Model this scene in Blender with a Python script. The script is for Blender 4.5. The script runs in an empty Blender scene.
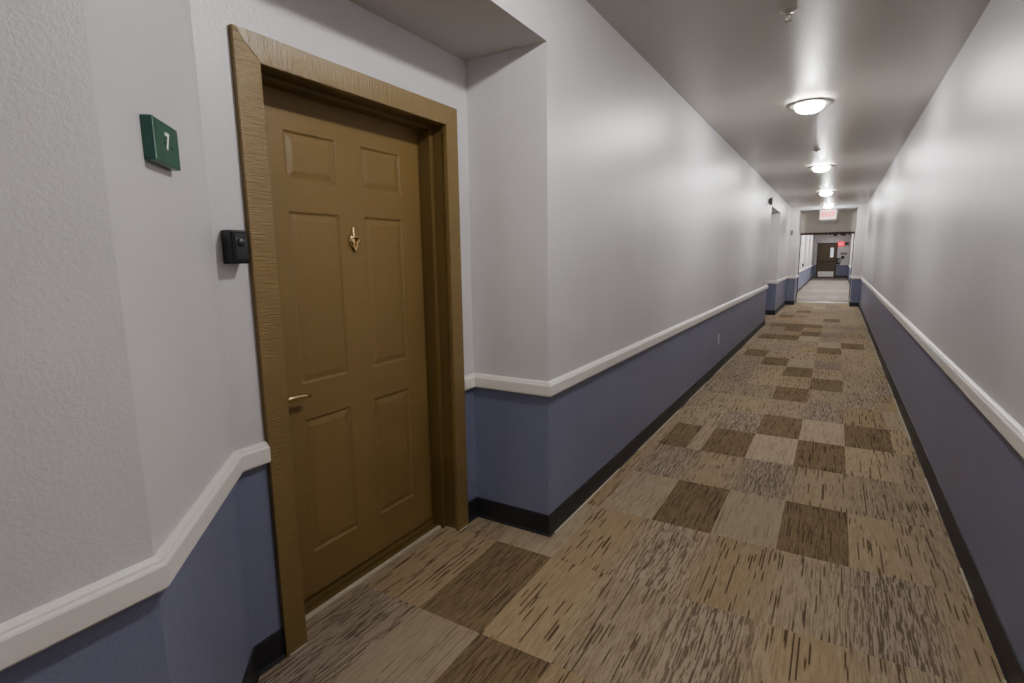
import bpy, bmesh, math, random
from mathutils import Vector, Matrix
rng = random.Random(7)
sc = bpy.context.scene
COL = sc.collection

# ---------------------------------------------------------------- materials
def s2l(c):
    return tuple(((v/255)/12.92 if v/255 <= .04045 else (((v/255)+.055)/1.055)**2.4) for v in c) + (1,)

def mat(name, rgb, rough=.5, metal=0., spec=.5, bump=None, bdist=.002, emit=None, estr=0., stretch=(1, 1, 1), vary=.0):
    m = bpy.data.materials.new(name); m.use_nodes = True
    nt = m.node_tree; b = nt.nodes['Principled BSDF']
    b.inputs['Base Color'].default_value = s2l(rgb)
    b.inputs['Roughness'].default_value = rough
    b.inputs['Metallic'].default_value = metal
    b.inputs['Specular IOR Level'].default_value = spec
    if emit:
        b.inputs['Emission Color'].default_value = s2l(emit)
        b.inputs['Emission Strength'].default_value = estr
    tc = nt.nodes.new('ShaderNodeTexCoord')
    if bump:
        mp = nt.nodes.new('ShaderNodeMapping'); mp.inputs['Scale'].default_value = stretch
        nt.links.new(tc.outputs['Object'], mp.inputs['Vector'])
        n = nt.nodes.new('ShaderNodeTexNoise'); n.inputs['Scale'].default_value = bump
        n.inputs['Detail'].default_value = 3
        nt.links.new(mp.outputs['Vector'], n.inputs['Vector'])
        bp = nt.nodes.new('ShaderNodeBump'); bp.inputs['Distance'].default_value = bdist
        bp.inputs['Strength'].default_value = 1.0
        nt.links.new(n.outputs['Fac'], bp.inputs['Height'])
        nt.links.new(bp.outputs['Normal'], b.inputs['Normal'])
    if vary:
        n2 = nt.nodes.new('ShaderNodeTexNoise'); n2.inputs['Scale'].default_value = 2.3; n2.inputs['Detail'].default_value = 5
        nt.links.new(tc.outputs['Object'], n2.inputs['Vector'])
        h = nt.nodes.new('ShaderNodeMixRGB'); h.blend_type = 'MULTIPLY'; h.inputs[0].default_value = 1
        h.inputs[1].default_value = s2l(rgb)
        r = nt.nodes.new('ShaderNodeValToRGB')
        r.color_ramp.elements[0].color = (1-vary,)*3+(1,); r.color_ramp.elements[1].color = (1, 1, 1, 1)
        nt.links.new(n2.outputs['Fac'], r.inputs[0]); nt.links.new(r.outputs[0], h.inputs[2])
        nt.links.new(h.outputs[0], b.inputs['Base Color'])
    return m

WHITE = (203, 200, 202); BLUE = (113, 117, 143)
def wall_material(name, white=WHITE, blue=BLUE):
    """orange peel wall paint: blue dado below the rail, white above"""
    m = mat(name, white, rough=.35, spec=.5, bump=120, bdist=.0016)
    nt = m.node_tree; b = nt.nodes['Principled BSDF']
    tc = nt.nodes.new('ShaderNodeTexCoord'); sp = nt.nodes.new('ShaderNodeSeparateXYZ')
    nt.links.new(tc.outputs['Object'], sp.inputs[0])
    lt = nt.nodes.new('ShaderNodeMath'); lt.operation = 'LESS_THAN'; lt.inputs[1].default_value = .776
    nt.links.new(sp.outputs['Z'], lt.inputs[0])
    n2 = nt.nodes.new('ShaderNodeTexNoise'); n2.inputs['Scale'].default_value = 1.7; n2.inputs['Detail'].default_value = 5
    nt.links.new(tc.outputs['Object'], n2.inputs['Vector'])
    mr = nt.nodes.new('ShaderNodeMapRange'); mr.inputs[1].default_value = .3; mr.inputs[2].default_value = .7
    mr.inputs[3].default_value = .94; mr.inputs[4].default_value = 1.03
    nt.links.new(n2.outputs['Fac'], mr.inputs[0])
    mx = nt.nodes.new('ShaderNodeMixRGB'); mx.inputs[1].default_value = s2l(white); mx.inputs[2].default_value = s2l(blue)
    nt.links.new(lt.outputs[0], mx.inputs[0])
    mu = nt.nodes.new('ShaderNodeMixRGB'); mu.blend_type = 'MULTIPLY'; mu.inputs[0].default_value = 1
    nt.links.new(mx.outputs[0], mu.inputs[1]); nt.links.new(mr.outputs[0], mu.inputs[2])
    nt.links.new(mu.outputs[0], b.inputs['Base Color'])
    return m

M_wall = wall_material('wall_paint')
M_ceil = mat('ceiling_paint', (182, 180, 173), rough=.37, bump=90, bdist=.002, vary=.08)
M_soffit = mat('soffit_paint', (186, 183, 178), rough=.5, bump=90, bdist=.002, vary=.08)
M_rail = mat('rail_white', (222, 216, 210), rough=.35)
M_base = mat('rubber_base', (36, 36, 40), rough=.45, bump=60, bdist=.0005)
M_gap = mat('pale_edge', (205, 194, 172), rough=.9, bump=40, bdist=.004, vary=.5)
M_casing = mat('casing_brown', (124, 102, 59), rough=.27, bump=60, bdist=.003, stretch=(1, .22, 5), vary=.08)
M_casing_h = mat('casing_brown_head', (124, 102, 59), rough=.27, bump=60, bdist=.003, stretch=(1, 5, .22), vary=.08)
M_jamb = mat('jamb_brown', (102, 82, 43), rough=.38, vary=.1)
M_leaf = mat('door_brown', (123, 100, 57), rough=.42, bump=160, bdist=.0007, vary=.12)
M_brass = mat('brass', (222, 200, 150), rough=.22, metal=1)
M_steel = mat('hinge_steel', (150, 140, 110), rough=.35, metal=1)
M_black = mat('black_plastic', (16, 16, 18), rough=.4)
M_blackg = mat('dark_plastic', (44, 46, 50), rough=.3)
M_green = mat('green_plaque', (36, 92, 78), rough=.32, bump=35, bdist=.001, vary=.35)
M_ink = mat('white_ink', (236, 240, 232), rough=.5)
M_screw = mat('dark_screw', (18, 30, 26), rough=.6)
M_outlet = mat('outlet_white', (205, 202, 205), rough=.4)
M_slot = mat('slot_dark', (40, 38, 38), rough=.6)
M_ring = mat('fixture_metal', (150, 148, 140), rough=.4, metal=.6)
M_glass = mat('lit_glass', (250, 245, 235), rough=.3, emit=(255, 249, 240), estr=110)
def lit_bowl():
    m = bpy.data.materials.new('frosted_bowl'); m.use_nodes = True; nt = m.node_tree
    nt.nodes.remove(nt.nodes['Principled BSDF']); out = nt.nodes['Material Output']
    e = nt.nodes.new('ShaderNodeEmission'); e.inputs[0].default_value = s2l((255, 250, 242)); e.inputs[1].default_value = 26
    t = nt.nodes.new('ShaderNodeBsdfTransparent'); x = nt.nodes.new('ShaderNodeMixShader'); x.inputs[0].default_value = .35
    nt.links.new(t.outputs[0], x.inputs[1]); nt.links.new(e.outputs[0], x.inputs[2]); nt.links.new(x.outputs[0], out.inputs[0])
    return m
M_glass = lit_bowl()
M_pan = mat('white_pan', (240, 238, 232), rough=.5)
M_drum = mat('lit_glass_neck', (250, 245, 235), rough=.3, emit=(255, 249, 240), estr=20)
M_spr = mat('sprinkler_metal', (165, 160, 148), rough=.35, metal=.5)
M_exitframe = mat('exit_frame', (26, 20, 16), rough=.4)
M_exitface = mat('exit_face', (205, 176, 168), rough=.5, emit=(255, 236, 222), estr=.1)
M_exitred = mat('exit_red', (190, 14, 34), rough=.5, emit=(255, 20, 50), estr=.3)
M_exitred2 = mat('exit_red_glow', (190, 12, 40), rough=.5, emit=(255, 18, 60), estr=.6)
M_exitpink = mat('exit_pink', (250, 150, 160), rough=.5, emit=(255, 140, 160), estr=.7)
M_brown = mat('brown_strip', (74, 50, 34), rough=.6, vary=.5)
M_fardoor = mat('far_door_brown', (78, 60, 26), rough=.4, vary=.15)
M_farframe = mat('far_frame_brown', (50, 38, 20), rough=.45)
M_kick = mat('kick_plate', (215, 212, 205), rough=.3, metal=.5)
M_lite = mat('door_glass', (200, 205, 215), rough=.1, emit=(215, 222, 235), estr=.35)
M_thres = mat('threshold_metal', (225, 220, 210), rough=.3, metal=.6)
M_dev = mat('device_dark', (40, 38, 38), rough=.5)
M_devbrown = mat('device_brown', (84, 74, 64), rough=.5)

def carpet_material():
    m = bpy.data.materials.new('carpet'); m.use_nodes = True
    nt = m.node_tree; L = nt.links; N = nt.nodes.new
    b = nt.nodes['Principled BSDF']; b.inputs['Roughness'].default_value = .95; b.inputs['Specular IOR Level'].default_value = .1
    tc = N('ShaderNodeTexCoord')
    acol = N('ShaderNodeAttribute'); acol.attribute_name = 'tile_color'
    apar = N('ShaderNodeAttribute'); apar.attribute_name = 'tile_dash'   # r: dash amount, g: long stripe amount, b: random
    sp = N('ShaderNodeSeparateColor'); L.new(apar.outputs['Color'], sp.inputs[0])
    add = N('ShaderNodeVectorMath'); add.operation = 'ADD'
    off = N('ShaderNodeCombineXYZ'); mulr = N('ShaderNodeMath'); mulr.operation = 'MULTIPLY'; mulr.inputs[1].default_value = 37
    L.new(sp.outputs[2], mulr.inputs[0]); L.new(mulr.outputs[0], off.inputs[2]); L.new(mulr.outputs[0], off.inputs[0])
    L.new(tc.outputs['Object'], add.inputs[0]); L.new(off.outputs[0], add.inputs[1])
    def noise(sx, sy, detail=2, rough=.5):
        mp = N('ShaderNodeMapping'); mp.inputs['Scale'].default_value = (sx, sy, 1)
        L.new(add.outputs[0], mp.inputs['Vector'])
        n = N('ShaderNodeTexNoise'); n.inputs['Scale'].default_value = 1; n.inputs['Detail'].default_value = detail
        n.inputs['Roughness'].default_value = rough
        L.new(mp.outputs[0], n.inputs['Vector']); return n.outputs['Fac']
    def ramp(v, a, c, lo=0., hi=1.):
        r = N('ShaderNodeMapRange'); r.interpolation_type = 'SMOOTHSTEP'
        for i, x in enumerate((a, c, lo, hi)): r.inputs[i+1].default_value = x
        L.new(v, r.inputs[0]); return r.outputs[0]
    def mul(a, c):
        q = N('ShaderNodeMath'); q.operation = 'MULTIPLY'
        for i, x in enumerate((a, c)):
            if isinstance(x, float): q.inputs[i].default_value = x
            else: L.new(x, q.inputs[i])
        return q.outputs[0]
    def mixc(f, a, c, mode='MIX'):
        q = N('ShaderNodeMixRGB'); q.blend_type = mode
        L.new(f, q.inputs[0]) if not isinstance(f, float) else setattr(q.inputs[0], 'default_value', f)
        for i, x in ((1, a), (2, c)):
            if isinstance(x, tuple): q.inputs[i].default_value = x
            else: L.new(x, q.inputs[i])
        return q.outputs[0]
    spx = N('ShaderNodeSeparateXYZ'); L.new(add.outputs[0], spx.inputs[0])
    def dashes(nx, fy, seed):
        # yarn lines of one fixed width, each broken into strokes along the corridor
        k = mul(spx.outputs[0], float(nx)); fl = N('ShaderNodeMath'); fl.operation = 'FLOOR'; L.new(k, fl.inputs[0])
        cv = N('ShaderNodeCombineXYZ'); L.new(mul(fl.outputs[0], 7.773), cv.inputs[0]); L.new(mul(spx.outputs[1], float(fy)), cv.inputs[1]); cv.inputs[2].default_value = seed
        n = N('ShaderNodeTexNoise'); n.inputs['Scale'].default_value = 1; n.inputs['Detail'].default_value = 1
        L.new(cv.outputs[0], n.inputs['Vector']); return n.outputs['Fac']
    fine = dashes(225, 9, 2.3)                  # dense short dashes
    longs = dashes(165, 3.2, 8.1)          # sparse long strokes
    mott = noise(90, 9, 3)
    pile = noise(420, 420, 2)
    col = acol.outputs['Color']
    col = mixc(ramp(mott, .35, .68, 0, .5), col, (0.72, .66, .60, 1), 'MULTIPLY')
    d1 = mul(ramp(fine, .50, .58, 0, .85), sp.outputs[0])
    col = mixc(d1, col, s2l((88, 70, 54)))
    # long strokes: threshold falls as the amount grows
    d2 = mul(ramp(longs, .60, .65), sp.outputs[1])
    col = mixc(d2, col, s2l((76, 58, 42)))
    col = mixc(ramp(pile, .3, .7, 0, .55), col, (0.6, .57, .55, 1), 'MULTIPLY')
    col = mixc(ramp(noise(260, 260, 1), .66, .74, 0, .35), col, s2l((205, 185, 155)))
    L.new(col, b.inputs['Base Color'])
    bp = N('ShaderNodeBump'); bp.inputs['Distance'].default_value = .006; bp.inputs['Strength'].default_value = .8
    L.new(pile, bp.inputs['Height']); L.new(bp.outputs[0], b.inputs['Normal'])
    return m
M_carpet = carpet_material()

# ---------------------------------------------------------------- helpers
def obj(name, bm, m, parent=None, smooth=False):
    me = bpy.data.meshes.new(name); bmesh.ops.recalc_face_normals(bm, faces=bm.faces[:]); bm.to_mesh(me); bm.free()
    for x in (m if isinstance(m, list) else [m]): me.materials.append(x)
    if smooth:
        for p in me.polygons: p.use_smooth = True
    o = bpy.data.objects.new(name, me); COL.objects.link(o)
    if parent: o.parent = parent
    return o
def tag(o, label, cat, group=None, kind=None):
    o['label'] = label; o['category'] = cat
    if group: o['group'] = group
    if kind: o['kind'] = kind
    return o
def thing(name, label, cat, loc=(0, 0, 0), rotz=0, group=None, kind=None):
    o = bpy.data.objects.new(name, None); COL.objects.link(o); o.location = loc; o.rotation_euler = (0, 0, rotz)
    o.empty_display_size = .1
    return tag(o, label, cat, group, kind)
def dup(root, loc, label=None):
    r = root.copy(); COL.objects.link(r); r.location = loc
    if label: r['label'] = label
    for ch in list(root.children):
        c = ch.copy(); COL.objects.link(c); c.parent = r
        for g in ch.children:
            d = g.copy(); COL.objects.link(d); d.parent = c
    return r
def quad(bm, *pts):
    bm.faces.new([bm.verts.new(p) for p in pts])
def box(bm, lo, hi, bev=0., seg=2):
    g = bmesh.ops.create_cube(bm, size=1)
    vs = g['verts']
    for v in vs:
        v.co = Vector([lo[i]+(v.co[i]+.5)*(hi[i]-lo[i]) for i in range(3)])
    if bev:
        es = list({e for v in vs for e in v.link_edges})
        bmesh.ops.bevel(bm, geom=es, offset=bev, segments=seg, affect='EDGES', profile=.6)
def bx(lo, hi, bev=0., seg=2):
    bm = bmesh.new(); box(bm, lo, hi, bev, seg); return bm
def lathe(bm, prof, c=(0, 0, 0), seg=40, axis='z'):
    rings = []
    for r, h in prof:
        ring = []
        for k in range(seg if r > 1e-6 else 1):
            a = 2*math.pi*k/seg
            p = (r*math.cos(a), r*math.sin(a), h)
            if axis == 'x': p = (h, p[0], p[1])
            if axis == 'y': p = (p[0], h, p[1])
            ring.append(bm.verts.new((p[0]+c[0], p[1]+c[1], p[2]+c[2])))
        rings.append(ring)
    for A, B in zip(rings, rings[1:]):
        n = max(len(A), len(B))
        if n == 1: continue
        for k in range(n):
            k2 = (k+1) % n
            q = [A[k % len(A)], A[k2 % len(A)], B[k2 % len(B)], B[k % len(B)]]
            u = []
            for v in q:
                if v not in u: u.append(v)
            if len(u) > 2:
                try: bm.faces.new(u)
                except ValueError: pass
def tube(bm, pts, rad, seg=10, cap=True):
    pts = [Vector(p) for p in pts]; rads = rad if isinstance(rad, (list, tuple)) else [rad]*len(pts)
    rings = []
    for i, p in enumerate(pts):
        t = (pts[min(i+1, len(pts)-1)]-pts[max(i-1, 0)]).normalized()
        a = Vector((0, 0, 1)) if abs(t.z) < .9 else Vector((1, 0, 0))
        u = t.cross(a).normalized(); w = t.cross(u)
        rings.append([bm.verts.new(p+rads[i]*(math.cos(2*math.pi*k/seg)*u+math.sin(2*math.pi*k/seg)*w)) for k in range(seg)])
    for A, B in zip(rings, rings[1:]):
        for k in range(seg): bm.faces.new([A[k], A[(k+1) % seg], B[(k+1) % seg], B[k]])
    if cap: bm.faces.new(rings[0]); bm.faces.new(rings[-1][::-1])
def sweep(bm, path, prof, left=True):
    """prof: list of (out, z); path: xy polyline; 'out' is measured to the given side, corners are mitred"""
    path = [Vector((p[0], p[1])) for p in path]; s = 1 if left else -1
    nrm = []
    for i in range(len(path)-1):
        d = (path[i+1]-path[i]).normalized(); nrm.append(Vector((-d.y, d.x))*s)
    rows = []
    for i, p in enumerate(path):
        if i == 0: mdir = nrm[0]; k = 1
        elif i == len(path)-1: mdir = nrm[-1]; k = 1
        else:
            mdir = (nrm[i-1]+nrm[i]).normalized(); k = 1/max(.2, mdir.dot(nrm[i]))
        rows.append([bm.verts.new((p.x+mdir.x*o*k, p.y+mdir.y*o*k, z)) for o, z in prof])
    n = len(prof)
    for A, B in zip(rows, rows[1:]):
        for k in range(n):
            bm.faces.new([A[k], A[(k+1) % n], B[(k+1) % n], B[k]])
    bm.faces.new(rows[0]); bm.faces.new(rows[-1][::-1])
def vwall(bm, path, z0, z1):
    for a, c in zip(path, path[1:]):
        quad(bm, (a[0], a[1], z0), (c[0], c[1], z0), (c[0], c[1], z1), (a[0], a[1], z1))
def text(name, body, size, m, parent, loc, rot, extrude=.0006, align='CENTER', bold=0.):
    cu = bpy.data.curves.new(name, 'FONT'); cu.body = body; cu.size = size; cu.extrude = extrude
    cu.align_x = align; cu.align_y = 'CENTER'; cu.offset = bold
    o = bpy.data.objects.new(name, cu); COL.objects.link(o)
    bpy.context.view_layer.update()
    dg = bpy.context.evaluated_depsgraph_get()
    me = bpy.data.meshes.new_from_object(o.evaluated_get(dg)); bpy.data.objects.remove(o)
    me.materials.clear(); me.materials.append(m)
    o = bpy.data.objects.new(name, me); COL.objects.link(o); o.location = loc; o.rotation_euler = rot; o.parent = parent
    return o

# ---------------------------------------------------------------- dimensions (metres)
XL, XR, XD = -1.180, .5926, -1.629
ZC, ZS = 2.708, 2.380
YB, YE = -8.0, 38.0
YN, YND, YF = .4926, .945, 2.289          # near alcove: splay start, splay end, far return
Y2, Y2D, Y2F = 11.98, 12.43, 14.0         # second alcove
YP, YQ = 17.1, 18.3                       # portal, from and to
PXL, PXR, ZP = -.970, .385, 2.625         # portal opening
ZH = 1.975                                 # underside of the dropped header
CY0, CY1, CW, CZ = 1.055, 2.181, .088, 2.131   # casing outside
OY0, OY1, OZ = CY0+CW-.004, CY1-CW+.004, CZ-CW+.004

# ---------------------------------------------------------------- walls
bm = bmesh.new()
vwall(bm, [(XL, YB), (XL, YN)], 0, ZC)
vwall(bm, [(XL, YN), (XD, YND)], 0, ZS)
vwall(bm, [(XD, YND), (XD, OY0)], 0, ZS)
vwall(bm, [(XD, OY0), (XD, OY1)], OZ, ZS)
vwall(bm, [(XD, OY1), (XD, YF), (XL, YF)], 0, ZS)
vwall(bm, [(XL, YN), (XL, YF)], ZS, ZC)
vwall(bm, [(XL, YF), (XL, Y2)], 0, ZC)
vwall(bm, [(XL, Y2), (XD, Y2D), (XD, Y2F), (XL, Y2F)], 0, ZS)
vwall(bm, [(XL, Y2), (XL, Y2F)], ZS, ZC)
vwall(bm, [(XL, Y2F), (XL, YP)], 0, ZC)
vwall(bm, [(XL, YQ), (XL, YE)], 0, ZC)
tag(obj('wall_left', bm, M_wall), 'left corridor wall, white above blue grey, stepping back at the door alcove', 'wall', kind='structure')
bm = bmesh.new(); vwall(bm, [(XR, YB), (XR, YP)], 0, ZC); vwall(bm, [(XR, YQ), (XR, YE)], 0, ZC)
tag(obj('wall_right', bm, M_wall), 'long right corridor wall, white above the rail and slate blue below', 'wall', kind='structure')
bm = bmesh.new(); vwall(bm, [(XL, YB), (XR, YB)], 0, ZC)
tag(obj('wall_back', bm, M_wall), 'wall closing the corridor behind the viewer', 'wall', kind='structure')
bm = bmesh.new(); vwall(bm, [(XL, YE), (XR, YE)], 0, ZC)
tag(obj('wall_end', bm, M_wall), 'far end wall of the corridor, around the brown door', 'wall', kind='structure')
# portal: piers, shallow lintel, jambs and the grey dropped header
bm = bmesh.new()
vwall(bm, [(XL, YP), (PXL, YP), (PXL, YQ), (XL, YQ)], 0, ZC)
vwall(bm, [(XR, YP), (PXR, YP), (PXR, YQ), (XR, YQ)], 0, ZC)
vwall(bm, [(PXL, YP), (PXR, YP)], ZP, ZC)
quad(bm, (PXL, YP, ZP), (PXR, YP, ZP), (PXR, YQ, ZP), (PXL, YQ, ZP))
tag(obj('wall_portal', bm, M_wall), 'white piers and lintel narrowing the corridor before the far stretch', 'wall', kind='structure')
M_header = mat('header_paint', (194, 190, 178), rough=.5, bump=90, bdist=.002)
tag(obj('wall_header', bx((PXL+.001, YQ-.10, ZH+.035), (PXR-.001, YQ-.02, ZP-.001)), M_header), 'grey dropped panel above the far opening, behind the exit sign', 'wall', kind='structure')
tag(obj('wall_beam', bx((XL+.001, 35.9, 2.25), (XR-.001, 36.1, ZC-.001)), M_wall), 'white cross beam in front of the far brown door', 'wall', kind='structure')

# ---------------------------------------------------------------- ceilings
bm = bmesh.new()
quad(bm, (XL, YB, ZC), (XR, YB, ZC), (XR, YE, ZC), (XL, YE, ZC))
tag(obj('ceiling', bm, M_ceil), 'semi gloss grey corridor ceiling with round lights', 'ceiling', kind='structure')
bm = bmesh.new()
quad(bm, (XL, YN, ZS), (XL, YF, ZS), (XD, YF, ZS), (XD, YND, ZS))
tag(obj('ceiling', bm, M_soffit), 'low grey soffit over the near door alcove', 'ceiling', kind='structure')
bm = bmesh.new()
quad(bm, (XL, Y2, ZS), (XL, Y2F, ZS), (XD, Y2F, ZS), (XD, Y2D, ZS))
tag(obj('ceiling', bm, M_soffit), 'low soffit over the second alcove far along the left wall', 'ceiling', kind='structure')

# ---------------------------------------------------------------- carpet
MX, MY, X0, Y0 = .305, .605, -.77, 2.72
DARK = {(0, 0), (2, 0), (0, 2), (2, 2), (1, 3), (3, 3), (1, 5), (2, 6), (1, 7), (0, 8), (-1, 9), (2, 10), (3, 11), (0, 12), (-1, 12), (1, 13),
        (0, 14), (1, 15), (0, 15), (-1, 15), (2, 17), (-1, 18), (0, 20), (-2, -2), (-1, -3), (3, -5), (1, -6)}
KINDS = {'dark': ((142, 121, 86), .55, .8), 'tan': ((184, 163, 127), .15, .75), 'plain': ((186, 168, 138), .06, .35),
         'grey': ((180, 162, 131), .35, .75), 'dash': ((181, 164, 137), .85, .3), 'orange': ((180, 156, 117), .12, .85)}
FIX = {(1, 0): 'plain', (3, 0): 'tan', (4, 0): 'grey', (1, -1): 'orange', (2, -1): 'grey', (3, -1): 'dash', (0, -1): 'dash', (-1, -1): 'orange',
       (-1, 0): 'plain', (-2, 0): 'orange', (1, 2): 'plain', (2, 3): 'plain', (-2, -1): 'plain', (-1, -2): 'orange', (0, -2): 'grey', (1, -2): 'dash', (-3, -2): 'orange',
       (2, -2): 'orange', (-2, -3): 'plain', (-3, -3): 'dash', (0, -3): 'orange', (1, -3): 'dash', (2, -3): 'orange', (3, -2): 'grey', (0, 1): 'tan', (1, 1): 'dash', (2, 1): 'tan', (3, 1): 'grey', (-1, 1): 'dash', (-2, 2): 'tan', (0, 3): 'dash'}
bm = bmesh.new()
cl = bm.loops.layers.float_color.new('tile_color'); pl = bm.loops.layers.float_color.new('tile_dash')
xs = [X0+MX*k for k in range(-4, 6)]
ys = [Y0+MY*j for j in range(-18, 59)]
XLO, XHI = XD-.16, XR
cyc = ['tan', 'grey', 'dash', 'orange', 'plain', 'dash', 'tan', 'grey']
def add_cells(cells, ya, yb, rowtint, nb=(None, None)):
    for xa, xb, kind in cells:
        c, a, s = KINDS[kind]
        t = rowtint*rng.uniform(.93, 1.06)
        col = [v*t for v in s2l(c)[:3]]; g = sum(col)/3; col = [g+(v-g)*.84 for v in col]
        if kind == 'dash' and rng.random() < .5: col = [col[0]*.93, col[1]*.93, col[2]*1.0]
        if ya > YQ-.2:                    # the greyer, pinker carpet of the far stretch
            g = sum(col)/3*.68; col = [g*1.10, g*.98, g*.88]
            a *= .5
        r = rng.random()
        # the stripe density fades into the neighbouring module; dark and plain modules stay crisp
        def edge(o):
            if o is None or 'dark' in (o, kind) or 'plain' in (o, kind): return col, a, s
            c2, a2, s2 = KINDS[o]; f2 = sum(col)/sum(s2l(c)[:3])
            q = [v*f2 for v in s2l(c2)[:3]]; g2 = sum(q)/3; q = [g2+(v-g2)*.84 for v in q]
            return [(x+y)/2 for x, y in zip(col, q)], (a+a2)/2, (s+s2)/2
        xm0, xm1 = xa+(xb-xa)*.3, xa+(xb-xa)*.7
        st = [(xa, edge(nb[0])), (xm0, (col, a, s)), (xm1, (col, a, s)), (xb, edge(nb[1]))]
        for (p0, e0), (p1, e1) in zip(st, st[1:]):
            f = bm.faces.new([bm.verts.new(p) for p in ((p0, ya, 0), (p1, ya, 0), (p1, yb, 0), (p0, yb, 0))])
            for lp in f.loops:
                e = e0 if abs(lp.vert.co.x-p0) < 1e-5 else e1
                lp[cl] = (*e[0], 1); lp[pl] = (e[1], e[2], r, 1)
for j in range(-18, 60):
    ph = rng.randrange(8); rowtint = rng.uniform(.95, 1.04)
    row = {-5: None, 6: None}
    for k in range(-4, 6):
        kind = cyc[(k+ph+j) % 8]
        if rng.random() < .25: kind = rng.choice(cyc)
        if (k, j) in FIX: kind = FIX[(k, j)]
        if (k, j) in DARK or ((21 < j < 25 or j < -6) and rng.random() < .12): kind = 'dark'
        row[k] = kind
    for k in range(-4, 6):
        kind = row[k]
        xa, xb = max(XLO, X0+MX*k), min(XHI, X0+MX*(k+1)); ya, yb = max(YB, Y0+MY*j), min(YE, Y0+MY*(j+1))
        if xb-xa < .002 or yb-ya < .002: continue
        if (k, j) == (-1, 2):
            cells = [(xa, xb-.10, 'dark'), (xb-.10, xb, 'plain')]
        else: cells = [(xa, xb, kind)]
        add_cells(cells, ya, yb, rowtint, (row[k-1] if len(cells) == 1 else None, row[k+1] if len(cells) == 1 else None))
tag(obj('floor', bm, M_carpet), 'brown striped carpet tiles along the corridor floor', 'floor', kind='structure')

# ---------------------------------------------------------------- baseboards and chair rails
BP = [(0, 0), (0, .112), (.005, .112), (.007, .106), (.007, .014), (.013, .003), (.013, 0)]
RP = [(0, .742), (0, .816), (.005, .816), (.015, .8085), (.0165, .8035), (.0225, .8015), (.025, .797), (.025, .750), (.021, .7445), (.016, .742)]
GP = [(0, 0), (0, .004), (.026, .003), (.03, 0)]
Lpaths = [[(XL, YB), (XL, YN), (XD, YND), (XD, CY0)],
          [(XD, CY1), (XD, YF), (XL, YF), (XL, Y2), (XD, Y2D), (XD, Y2F), (XL, Y2F), (XL, YP), (PXL, YP), (PXL, YQ), (XL, YQ), (XL, YE)]]
Rpaths = [[(XR, YB), (XR, YP), (PXR, YP), (PXR, YQ), (XR, YQ), (XR, YE)]]
nm = ['near the viewer, ending at the brown door casing', 'from the alcove corner to the far end']
for i, p in enumerate(Lpaths):
    bm = bmesh.new(); sweep(bm, p, BP, left=False)
    tag(obj('baseboard_left', bm, M_base), 'black rubber baseboard on the left wall ' + nm[i], 'baseboard', kind='structure')
    bm = bmesh.new(); sweep(bm, p, RP, left=False)
    tag(obj('trim_%d' % (i+1), bm, M_rail), 'white moulded chair rail on the left wall ' + nm[i], 'chair rail', kind='structure')
bm = bmesh.new(); sweep(bm, Rpaths[0], BP, left=True)
tag(obj('baseboard_right', bm, M_base), 'black rubber baseboard along the right wall', 'baseboard', kind='structure')
bm = bmesh.new(); sweep(bm, Rpaths[0], RP, left=True)
tag(obj('trim_3', bm, M_rail), 'white moulded chair rail along the right wall', 'chair rail', kind='structure')
bm = bmesh.new(); sweep(bm, [(.19, YE), (XR, YE)], [(0, .742), (0, .815), (.026, .80), (.026, .75)], left=False)
tag(obj('trim_4', bm, M_rail), 'white chair rail on the end wall right of the far door', 'chair rail', kind='structure')
bm = bmesh.new(); sweep(bm, [(-.03, YE), (XR, YE)], BP, left=False)
tag(obj('baseboard_end', bm, M_base), 'black baseboard on the end wall beside the far door', 'baseboard', kind='structure')
# pale sub-floor slivers where the carpet stops short of the base
bm = bmesh.new()
for ya, yb in ((YF+.04, 3.3), (3.7, 4.9), (5.3, 6.2), (6.6, 8.6), (9.2, 11.7)):
    box(bm, (XL+.012, ya, .0), (XL+.022, yb, .004))
tag(obj('trim_5', bm, M_gap), 'thin pale gap strip between carpet and left baseboard', 'floor edge', kind='structure')
bm = bmesh.new()
for ya, yb in ((1.2, 2.2), (2.7, 2.95), (3.6, 4.1), (4.9, 6.3), (6.5, 7.0), (8., 11.2), (12., 16.)):
    box(bm, (XR-.022, ya, .0), (XR-.013, yb, .004))
tag(obj('trim_6', bm, M_gap), 'thin pale gap strip between carpet and right baseboard', 'floor edge', kind='structure')
bm = bmesh.new(); box(bm, (PXL+.014, YQ-.05, 0), (PXR-.014, YQ+.03, .012), .004)
tag(obj('trim_7', bm, M_thres), 'bright metal threshold strip across the carpet at the portal', 'threshold', kind='structure')

# ---------------------------------------------------------------- door 1 (the near door)
XF = -1.775                                   # leaf face
door = thing('door_1', 'brown six panel door with brass knocker in the near left alcove', 'door', (0, 0, 0), kind='structure')
frame = bpy.data.objects.new('door_frame', None); COL.objects.link(frame); frame.parent = door
def prism(bm, poly, x0, x1, bev=0.):
    a = [bm.verts.new((x0, y, z)) for y, z in poly]; c = [bm.verts.new((x1, y, z)) for y, z in poly]
    n = len(poly); bm.faces.new(a[::-1]); top = bm.faces.new(c)
    for i in range(n): bm.faces.new([a[i], a[(i+1) % n], c[(i+1) % n], c[i]])
    if bev: bmesh.ops.bevel(bm, geom=list(top.edges), offset=bev*.5, segments=2, affect='EDGES')
CP = .019
bm = bmesh.new(); prism(bm, [(CY0, 0.0), (CY0+CW, 0.0), (CY0+CW, CZ-CW), (CY0, CZ)], XD-.002, XD+CP, .003); obj('casing', bm, M_casing, frame)
bm = bmesh.new(); prism(bm, [(CY1-CW, 0.0), (CY1, 0.0), (CY1, CZ), (CY1-CW, CZ-CW)], XD-.002, XD+CP, .003); obj('casing', bm, M_casing, frame)
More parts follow.
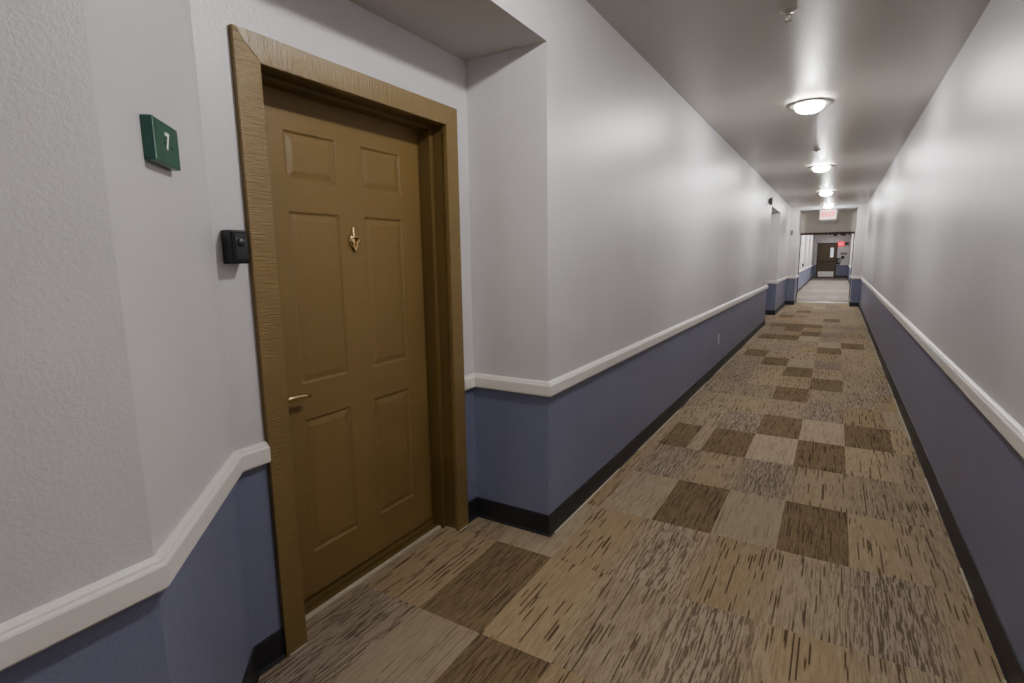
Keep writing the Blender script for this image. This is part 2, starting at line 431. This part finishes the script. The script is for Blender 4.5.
bm = bmesh.new(); prism(bm, [(CY0+CW, CZ-CW), (CY1-CW, CZ-CW), (CY1, CZ), (CY0, CZ)], XD-.002, XD+CP, .003); obj('casing', bm, M_casing_h, frame)
JY0, JY1, JZ = CY0+CW-.006, CY1-CW+.006, CZ-CW+.006     # inside faces of the jambs (small reveal)
for ya, yb in ((JY0-.02, JY0), (JY1, JY1+.02)):
    obj('jamb', bx((XF-.06, ya, 0), (XD+.002, yb, JZ+.02), .002), M_jamb, frame)
obj('jamb', bx((XF-.06, JY0, JZ), (XD+.002, JY1, JZ+.02), .002), M_jamb, frame)
ST = .024
for ya, yb in ((JY0-.001, JY0+ST), (JY1-ST, JY1+.001)):
    obj('door_stop', bx((XF+.004, ya, 0), (XD-.071, yb, JZ-.013), .0025), M_jamb, frame)
obj('door_stop', bx((XF+.004, JY0, JZ-.014), (XD-.071, JY1, JZ+.001), .0025), M_jamb, frame)
# leaf: front face with six moulded panels
LY0, LY1, LZ0, LZ1 = JY0+.004, JY1-.006, .045, JZ-.004
PY = [(1.326, 1.569), (1.703, 1.945)]; PZ = [(.225, .793), (.937, 1.608), (1.721, 1.903)]
bm = bmesh.new()
yb_ = [LY0, PY[0][0], PY[0][1], PY[1][0], PY[1][1], LY1]; zb_ = [LZ0, PZ[0][0], PZ[0][1], PZ[1][0], PZ[1][1], PZ[2][0], PZ[2][1], LZ1]
for i in range(5):
    for j in range(7):
        if i % 2 == 1 and j % 2 == 1: continue
        quad(bm, (XF, yb_[i], zb_[j]), (XF, yb_[i+1], zb_[j]), (XF, yb_[i+1], zb_[j+1]), (XF, yb_[i], zb_[j+1]))
for (a, c) in PY:
    for (d, e) in PZ:
        rings = []
        for ins, dep in ((0, 0), (.003, .001), (.009, .0065), (.014, .007), (.032, .003), (.036, .002)):
            rings.append([bm.verts.new((XF-dep, y, z)) for y, z in ((a+ins, d+ins), (c-ins, d+ins), (c-ins, e-ins), (a+ins, e-ins))])
        for A, B in zip(rings, rings[1:]):
            for q in range(4): bm.faces.new([A[q], A[(q+1) % 4], B[(q+1) % 4], B[q]])
        bm.faces.new(rings[-1])
XBk = XF-.044
quad(bm, (XBk, LY0, LZ0), (XBk, LY1, LZ0), (XBk, LY1, LZ1), (XBk, LY0, LZ1))
quad(bm, (XF, LY0, LZ0), (XBk, LY0, LZ0), (XBk, LY0, LZ1), (XF, LY0, LZ1))
quad(bm, (XF, LY1, LZ0), (XBk, LY1, LZ0), (XBk, LY1, LZ1), (XF, LY1, LZ1))
quad(bm, (XF, LY0, LZ1), (XBk, LY0, LZ1), (XBk, LY1, LZ1), (XF, LY1, LZ1))
quad(bm, (XF, LY0, LZ0), (XBk, LY0, LZ0), (XBk, LY1, LZ0), (XF, LY1, LZ0))
bmesh.ops.remove_doubles(bm, verts=bm.verts[:], dist=.00005)
leaf = obj('door_leaf', bm, M_leaf, door)
# knocker: pear shaped finial, shield plate with a hanging heart shaped ring
def shield(w, h, d, y, z, x):
    bm = bmesh.new(); pts = []
    for k in range(24):
        t = 2*math.pi*k/24; yy = math.sin(t); zz = math.cos(t)
        ww = w*(1-.45*max(0, -zz)**1.3)
        pts.append((y+yy*ww/2, z+zz*h/2 if zz > 0 else z+zz*h/2*1.15))
    a = [bm.verts.new((x, p[0], p[1])) for p in pts]; c = [bm.verts.new((x+d, y+(p[0]-y)*.7, z+(p[1]-z)*.7)) for p in pts]
    bm.faces.new(a[::-1]); bm.faces.new(c)
    for i in range(24): bm.faces.new([a[i], a[(i+1) % 24], c[(i+1) % 24], c[i]])
    return bm
KY = 1.634
bm = shield(.056, .068, .009, KY, 1.502, XF-.001)
tmp = bmesh.new(); lathe(tmp, [(0, 1.562), (.004, 1.559), (.0035, 1.552), (.007, 1.546), (.0085, 1.540), (.006, 1.532), (.009, 1.528), (.012, 1.522), (.006, 1.515)], (XF+.004, KY, 0), 16)
me = bpy.data.meshes.new('t'); tmp.to_mesh(me); bm.from_mesh(me); tmp.free(); bpy.data.meshes.remove(me)
ring = []
for k in range(25):
    t = 2*math.pi*k/24
    sn, cs = math.sin(t), math.cos(t)
    ring.append((XF+.013+.003*cs, KY+.021*(sn if cs > 0 else math.copysign(1-(-cs)**.8, sn)*1.0), 1.506+(.014*cs if cs > 0 else .046*cs)))
tube(bm, ring, .0048, 8, cap=False)
box(bm, (XF+.004, KY-.004, 1.458), (XF+.018, KY+.004, 1.468), .003)
obj('door_knocker', bm, M_brass, leaf, True)
# lever handle near the latch side (left), mostly hidden by the casing
HY, HZ = 1.224, .906
bm = bmesh.new(); lathe(bm, [(0, .012), (.020, .012), (.028, .008), (.031, 0), (0, 0)], (XF, HY, HZ), 24, 'x')
tube(bm, [(XF+.01, HY, HZ), (XF+.045, HY, HZ)], [.0115, .0105], 14)
tube(bm, [(XF+.045, HY-.012, HZ), (XF+.050, HY+.01, HZ+.002), (XF+.052, HY+.045, HZ+.003), (XF+.050, HY+.08, HZ-.001), (XF+.046, HY+.105, HZ-.006)], [.009, .0115, .010, .008, .006], 14)
obj('lever_handle', bm, M_brass, leaf, True)
bm = bmesh.new(); lathe(bm, [(0, .02), (.013, .02), (.015, .016), (.022, .014), (.029, .006), (.030, 0), (0, 0)], (XF, HY-.003, 1.035), 24, 'x')
box(bm, (XF+.018, HY-.006, 1.018), (XF+.024, HY, 1.052), .001)
obj('deadbolt', bm, M_brass, leaf, True)
for z in (.25, 1.03, 1.80):
    bm = bmesh.new(); tube(bm, [(XF+.004, LY1+.003, z-.05), (XF+.004, LY1+.003, z+.05)], .0055, 10)
    for q in (-.053, .053): lathe(bm, [(0, q-.003), (.006, q-.003), (.006, q+.003), (0, q+.003)], (XF+.004, LY1+.003, z), 10)
    obj('hinge', bm, M_jamb, leaf)
bm = bmesh.new(); box(bm, (XF-.05, JY0, 0), (XF+.039, JY1, .012), .003); box(bm, (XF-.02, JY0, .012), (XF+.012, JY1, .034), .003)
obj('threshold', bm, M_jamb, door)
bm = bmesh.new(); box(bm, (XF+.040, JY0+.001, 0), (XF+.060, JY1-.001, .012), .003)
for ya in (CY0+.012, CY1-CW+.003): box(bm, (XD+CP-.004, ya, 0), (XD+CP+.004, ya+CW-.018, .004))
box(bm, (XD-.071, JY1-.006, 0), (XD, JY1-.001, .005))
obj('threshold_edge', bm, M_gap, door)
# dark void behind leaf so no light leaks through the gap
obj('door_backing', bx((XF-.075, JY0-.03, 0), (XF-.062, JY1+.03, JZ+.03)), M_slot, door)

# ---------------------------------------------------------------- number plaque (on the splayed wall)
u = Vector((-1, 1, 0)).normalized(); nv = Vector((1, 1, 0)).normalized()
# local frame: x along the wall (to the right), y into the wall (-normal), z up
pq = thing('number_plaque', 'small green plaque with a white 7 on the splayed wall left of the door', 'sign', (-1.367, .6796, 1.692), math.atan2(u.y, u.x), kind=None)
W, H, T = .155, .096, .025
bm = bmesh.new(); box(bm, (-W/2, -T, -H/2), (W/2, 0, H/2), .004)
obj('plate', bm, M_green, pq)
text('numeral', '7', .052, M_ink, pq, (.0, -T-.0003, .004), (math.pi/2, 0, 0), .0008, bold=.0013)
for sx, sz in ((-.018, .000), (.026, -.004)):
    bm = bmesh.new(); lathe(bm, [(0, -T-.0012), (.0030, -T-.0008), (.0034, -T+.002)], (sx, 0, sz), 12, 'y'); obj('screw', bm, M_screw, pq)

# ---------------------------------------------------------------- black box beside the door casing
bb = thing('doorbell', 'small black box on the wall touching the left door casing, below the green plaque', 'doorbell', (XD, .996, 1.415))
obj('housing', bx((0, -.027, 0), (.052, .027, .103), .004), M_black, bb)
obj('face_frame', bx((.052, -.024, .004), (.057, .024, .099), .002), M_black, bb)
obj('face_panel', bx((.054, -.018, .012), (.060, .020, .091), .002), M_blackg, bb)
bm = bmesh.new(); lathe(bm, [(0, .068), (.006, .0675), (.0085, .066), (.011, .0655), (.012, .063), (.012, .058)], (0, .0, .066), 24, 'x')
obj('button', bm, M_blackg, bb, True)

# ---------------------------------------------------------------- wall outlet on the left wall
ou = thing('wall_outlet', 'white electrical outlet low on the left wall', 'outlet', (XL, 6.84, .345))
obj('cover_plate', bx((0, -.035, 0), (.006, .035, .115), .002), M_outlet, ou)
for z in (.035, .080):
    bm = bmesh.new(); lathe(bm, [(0, .0078), (.015, .0075), (.0165, .006), (.0165, .004)], (0, 0, z), 20, 'x')
    s = obj('socket', bm, M_outlet, ou)
    bm = bmesh.new()
    for q in (-.006, .006): box(bm, (.0076, q-.001, z-.001), (.0082, q+.001, z+.008))
    lathe(bm, [(0, .0082), (.0022, .0082), (.0022, .007)], (0, 0, z-.008), 10, 'x')
    obj('slot', bm, M_slot, s)

# ---------------------------------------------------------------- ceiling lights
LX = -.285
YL = [5.37, 9.22, 13.05, 16.55, 1.52, -2.33, -6.2]
LB = ['nearest round flush ceiling light in view, above the carpet', 'second round ceiling light from the viewer', 'third round ceiling light from the viewer, before the lintel',
      'farthest round ceiling light, just above the white exit sign', 'round ceiling light over the corridor in front of the near door, above the frame', 'round ceiling light behind the viewer',
      'last round ceiling light at the back end of the corridor']
cl_ = thing('ceiling_light', LB[0], 'ceiling light', (LX, YL[0], ZC), group='round flush lights along the corridor ceiling')
bm = bmesh.new(); lathe(bm, [(0, 0), (.085, 0), (.09, -.004), (.09, -.014), (0, -.014)], seg=48); obj('ceiling_pan', bm, M_pan, cl_)
bm = bmesh.new(); lathe(bm, [(.098, -.012), (.104, -.030), (.112, -.040)], seg=48); obj('glass_neck', bm, M_drum, cl_, True)
bm = bmesh.new(); lathe(bm, [(.112, -.036), (.170, -.029), (.181, -.032), (.183, -.039), (.178, -.046), (.140, -.048), (.120, -.047), (.112, -.045), (.112, -.036)], seg=64); obj('trim_ring', bm, M_ring, cl_, True)
bm = bmesh.new(); lathe(bm, [(.114, -.044), (.114, -.056), (.107, -.074), (.092, -.090), (.069, -.102), (.042, -.109), (.018, -.1115), (0, -.112)], seg=48); obj('glass_bowl', bm, M_glass, cl_, True)
bm = bmesh.new(); lathe(bm, [(0, -.124), (.005, -.122), (.007, -.117), (.004, -.1125), (.009, -.1115)], seg=16); obj('finial', bm, M_ring, cl_, True)
la = bpy.data.lights.new('lamp', 'POINT'); la.energy = 29; la.shadow_soft_size = .035; la.color = (1.0, .988, .97)
lo = bpy.data.objects.new('lamp', la); COL.objects.link(lo); lo.parent = cl_; lo.location = (0, 0, -.050)
for y, lb in zip(YL[1:], LB[1:]): dup(cl_, (LX, y, ZC), lb)

# ---------------------------------------------------------------- sprinkler heads
sp = thing('sprinkler_head', 'nearest white sprinkler head on the ceiling, at the top of the photo', 'sprinkler', (-.309, 3.405, ZC), group='ceiling sprinkler heads')
bm = bmesh.new(); lathe(bm, [(.014, -.016), (.030, -.012), (.040, -.004), (.042, 0)], seg=32); obj('escutcheon', bm, M_spr, sp, True)
bm = bmesh.new(); lathe(bm, [(0, -.008), (.010, -.008), (.010, -.026), (.006, -.030), (0, -.030)], seg=20)
for s in (-1, 1): tube(bm, [(s*.009, 0, -.024), (s*.015, 0, -.036), (s*.013, 0, -.048), (s*.003, 0, -.058)], .0025, 8)
obj('body', bm, M_spr, sp, True)
bm = bmesh.new(); lathe(bm, [(0, -.056), (.006, -.058), (.018, -.060), (.019, -.062), (0, -.064)], seg=24); obj('deflector', bm, M_spr, sp)
dup(sp, (-.306, 7.954, ZC), 'second sprinkler head, farther along between the first two lights')

# ---------------------------------------------------------------- small things far down the corridor
w1 = thing('wall_fixture', 'small dark box mounted high on the left wall before the second alcove', 'wall fixture', (XL, 11.45, 2.355))
obj('mount', bx((0, -.04, .03), (.016, .04, .11), .004), M_devbrown, w1)
obj('casing', bx((.012, -.05, 0), (.066, .05, .13), .008), M_devbrown, w1)
w2 = thing('wall_fixture', 'tiny dark device high on the left white pier of the portal', 'wall fixture', (-1.125, YP, 1.955))
obj('casing', bx((-.018, -.028, 0), (.018, 0, .13), .004), M_devbrown, w2)
w3 = thing('wall_fixture', 'tiny dark box low on the left wall just past the portal', 'wall fixture', (XL, 24.6, .93))
obj('casing', bx((0, -.09, 0), (.05, .09, .12), .01), M_dev, w3)

ex = thing('exit_sign', 'white faced exit sign with red letters hanging below the portal lintel', 'exit sign', (-.285, 17.22, ZP))
EW, EH = .47, .34
bm = bmesh.new(); box(bm, (-EW/2, -.03, -EH), (EW/2, .03, -.001), .006); obj('housing', bm, M_exitframe, ex)
obj('face', bx((-EW/2+.045, -.034, -EH+.065), (EW/2-.045, -.028, -.012), .002), M_exitface, ex)
text('lettering', 'EXIT', .16, M_exitred, ex, (0, -.035, -.145), (math.pi/2, 0, 0), .001, bold=.009)

# brown head strip and thin jambs framing the far opening
bm = bmesh.new()
n = 26; x0_, x1_ = PXL+.001, PXR-.001
for i in range(n):                 # ragged lower edge
    a = x0_+(x1_-x0_)*i/n; c = x0_+(x1_-x0_)*(i+1)/n
    dz = .0 if i < 9 else rng.choice((0, 0, .02, .045, .01))
    box(bm, (a, YQ-.14, ZH-dz), (c, YQ-.025, ZH+.06))
for xa in (x0_, x1_-.018): box(bm, (xa, YQ-.14, .13), (xa+.018, YQ-.05, ZH))
tag(obj('trim_8', bm, M_brown), 'dark brown strip along the bottom of the grey header panel', 'trim', kind='structure')

# ---------------------------------------------------------------- far end: brown door, signs, wall devices
d2 = thing('door_2', 'dark brown door with a pale kick plate at the far end of the corridor', 'door', (0, 0, 0), kind='structure')
DX0, DX1 = -1.0, -.07
fr = obj('door_frame', bx((DX0-.06, YE-.05, 0), (DX0, YE-.002, 2.08), .004), M_farframe, d2)
obj('door_frame', bx((DX1, YE-.05, 0), (DX1+.06, YE-.002, 2.08), .004), M_farframe, d2)
obj('door_frame', bx((DX0, YE-.05, 2.0), (DX1, YE-.002, 2.08), .004), M_farframe, d2)
lf = obj('door_leaf', bx((DX0+.003, YE-.04, .01), (DX1-.003, YE-.003, 1.998), .002), M_fardoor, d2)
obj('kick_plate', bx((DX0+.05, YE-.044, .05), (DX1-.05, YE-.040, .36)), M_kick, lf)
obj('window_pane', bx((-.36, YE-.044, 1.22), (-.2, YE-.040, 1.78)), M_lite, lf)
bm = bmesh.new(); box(bm, (DX0+.06, YE-.10, .94), (DX1-.06, YE-.07, 1.0), .006)
for a in (DX0+.07, DX1-.13): box(bm, (a, YE-.075, .92), (a+.06, YE-.038, 1.02), .004)
obj('push_bar', bm, M_farframe, lf)

e2 = thing('exit_sign', 'glowing red exit sign right of the far brown door', 'exit sign', (.155, YE, 1.87))
obj('housing', bx((-.16, -.06, 0), (.16, -.001, .26), .01), M_exitred2, e2)
text('lettering', 'EXIT', .115, M_exitpink, e2, (0, -.061, .13), (math.pi/2, 0, 0), .001, bold=.003)
w4 = thing('emergency_wall_lamp', 'dark emergency light box beside the red exit sign at the far end', 'emergency light', (.44, YE, 1.93))
obj('casing', bx((-.10, -.08, 0), (.10, -.001, .16), .012), M_devbrown, w4)
w5 = thing('notice_sign', 'small grey notice on the end wall above the black box', 'sign', (.33, YE, 1.36))
obj('plate', bx((-.17, -.012, 0), (.17, -.001, .13), .003), mat('notice_grey', (120, 122, 128), .5), w5)
w6 = thing('wall_alarm', 'small black box on the end wall below the grey notice', 'alarm', (.29, YE, 1.12))
obj('casing', bx((-.08, -.06, 0), (.08, -.001, .17), .01), M_dev, w6)
w7 = thing('wall_phone', 'dark upright device with a pale centre hung on the end wall beside the far door', 'wall fixture', (.085, YE, .80))
obj('casing', bx((-.12, -.09, 0), (.10, -.001, .36), .02), M_dev, w7)
obj('centre_panel', bx((-.02, -.10, .08), (.08, -.088, .30), .008), mat('device_pale', (150, 150, 150), .5), w7)

# ---------------------------------------------------------------- lights of the far stretch (hidden behind the header) and an added end fill
for y in (20.6, 24.4, 28.2, 32., 37.):
    li = bpy.data.lights.new('unseen_far_lamp', 'AREA'); li.shape = 'DISK'; li.size = .3
    li.energy = 42 if y < 35 else 4; li.color = (1.0, .97, .94)  # the weak last lamp is a fill added to brighten the end door
    o = bpy.data.objects.new('unseen_far_lamp', li); COL.objects.link(o); o.location = (LX, y, ZC-.06)

# ---------------------------------------------------------------- world, camera, colour
w = bpy.data.worlds.new('world'); sc.world = w; w.use_nodes = True
w.node_tree.nodes['Background'].inputs[0].default_value = (.01, .01, .01, 1)
F, PITCH, YAW, ROLL = 533.0954, .1548, .5442, -.0140
cam = bpy.data.cameras.new('camera'); cam.sensor_width = 36; cam.lens = F/1024*36; cam.clip_start = .02; cam.clip_end = 200
co = bpy.data.objects.new('camera', cam); COL.objects.link(co)
co.matrix_world = Matrix.Translation((0, 0, 1.42)) @ Matrix.Rotation(YAW, 4, 'Z') @ Matrix.Rotation(math.pi/2-PITCH, 4, 'X') @ Matrix.Rotation(ROLL, 4, 'Z')
sc.camera = co
sc.view_settings.view_transform = 'AgX'
sc.view_settings.look = 'AgX - Base Contrast'
sc.view_settings.exposure = 1.25
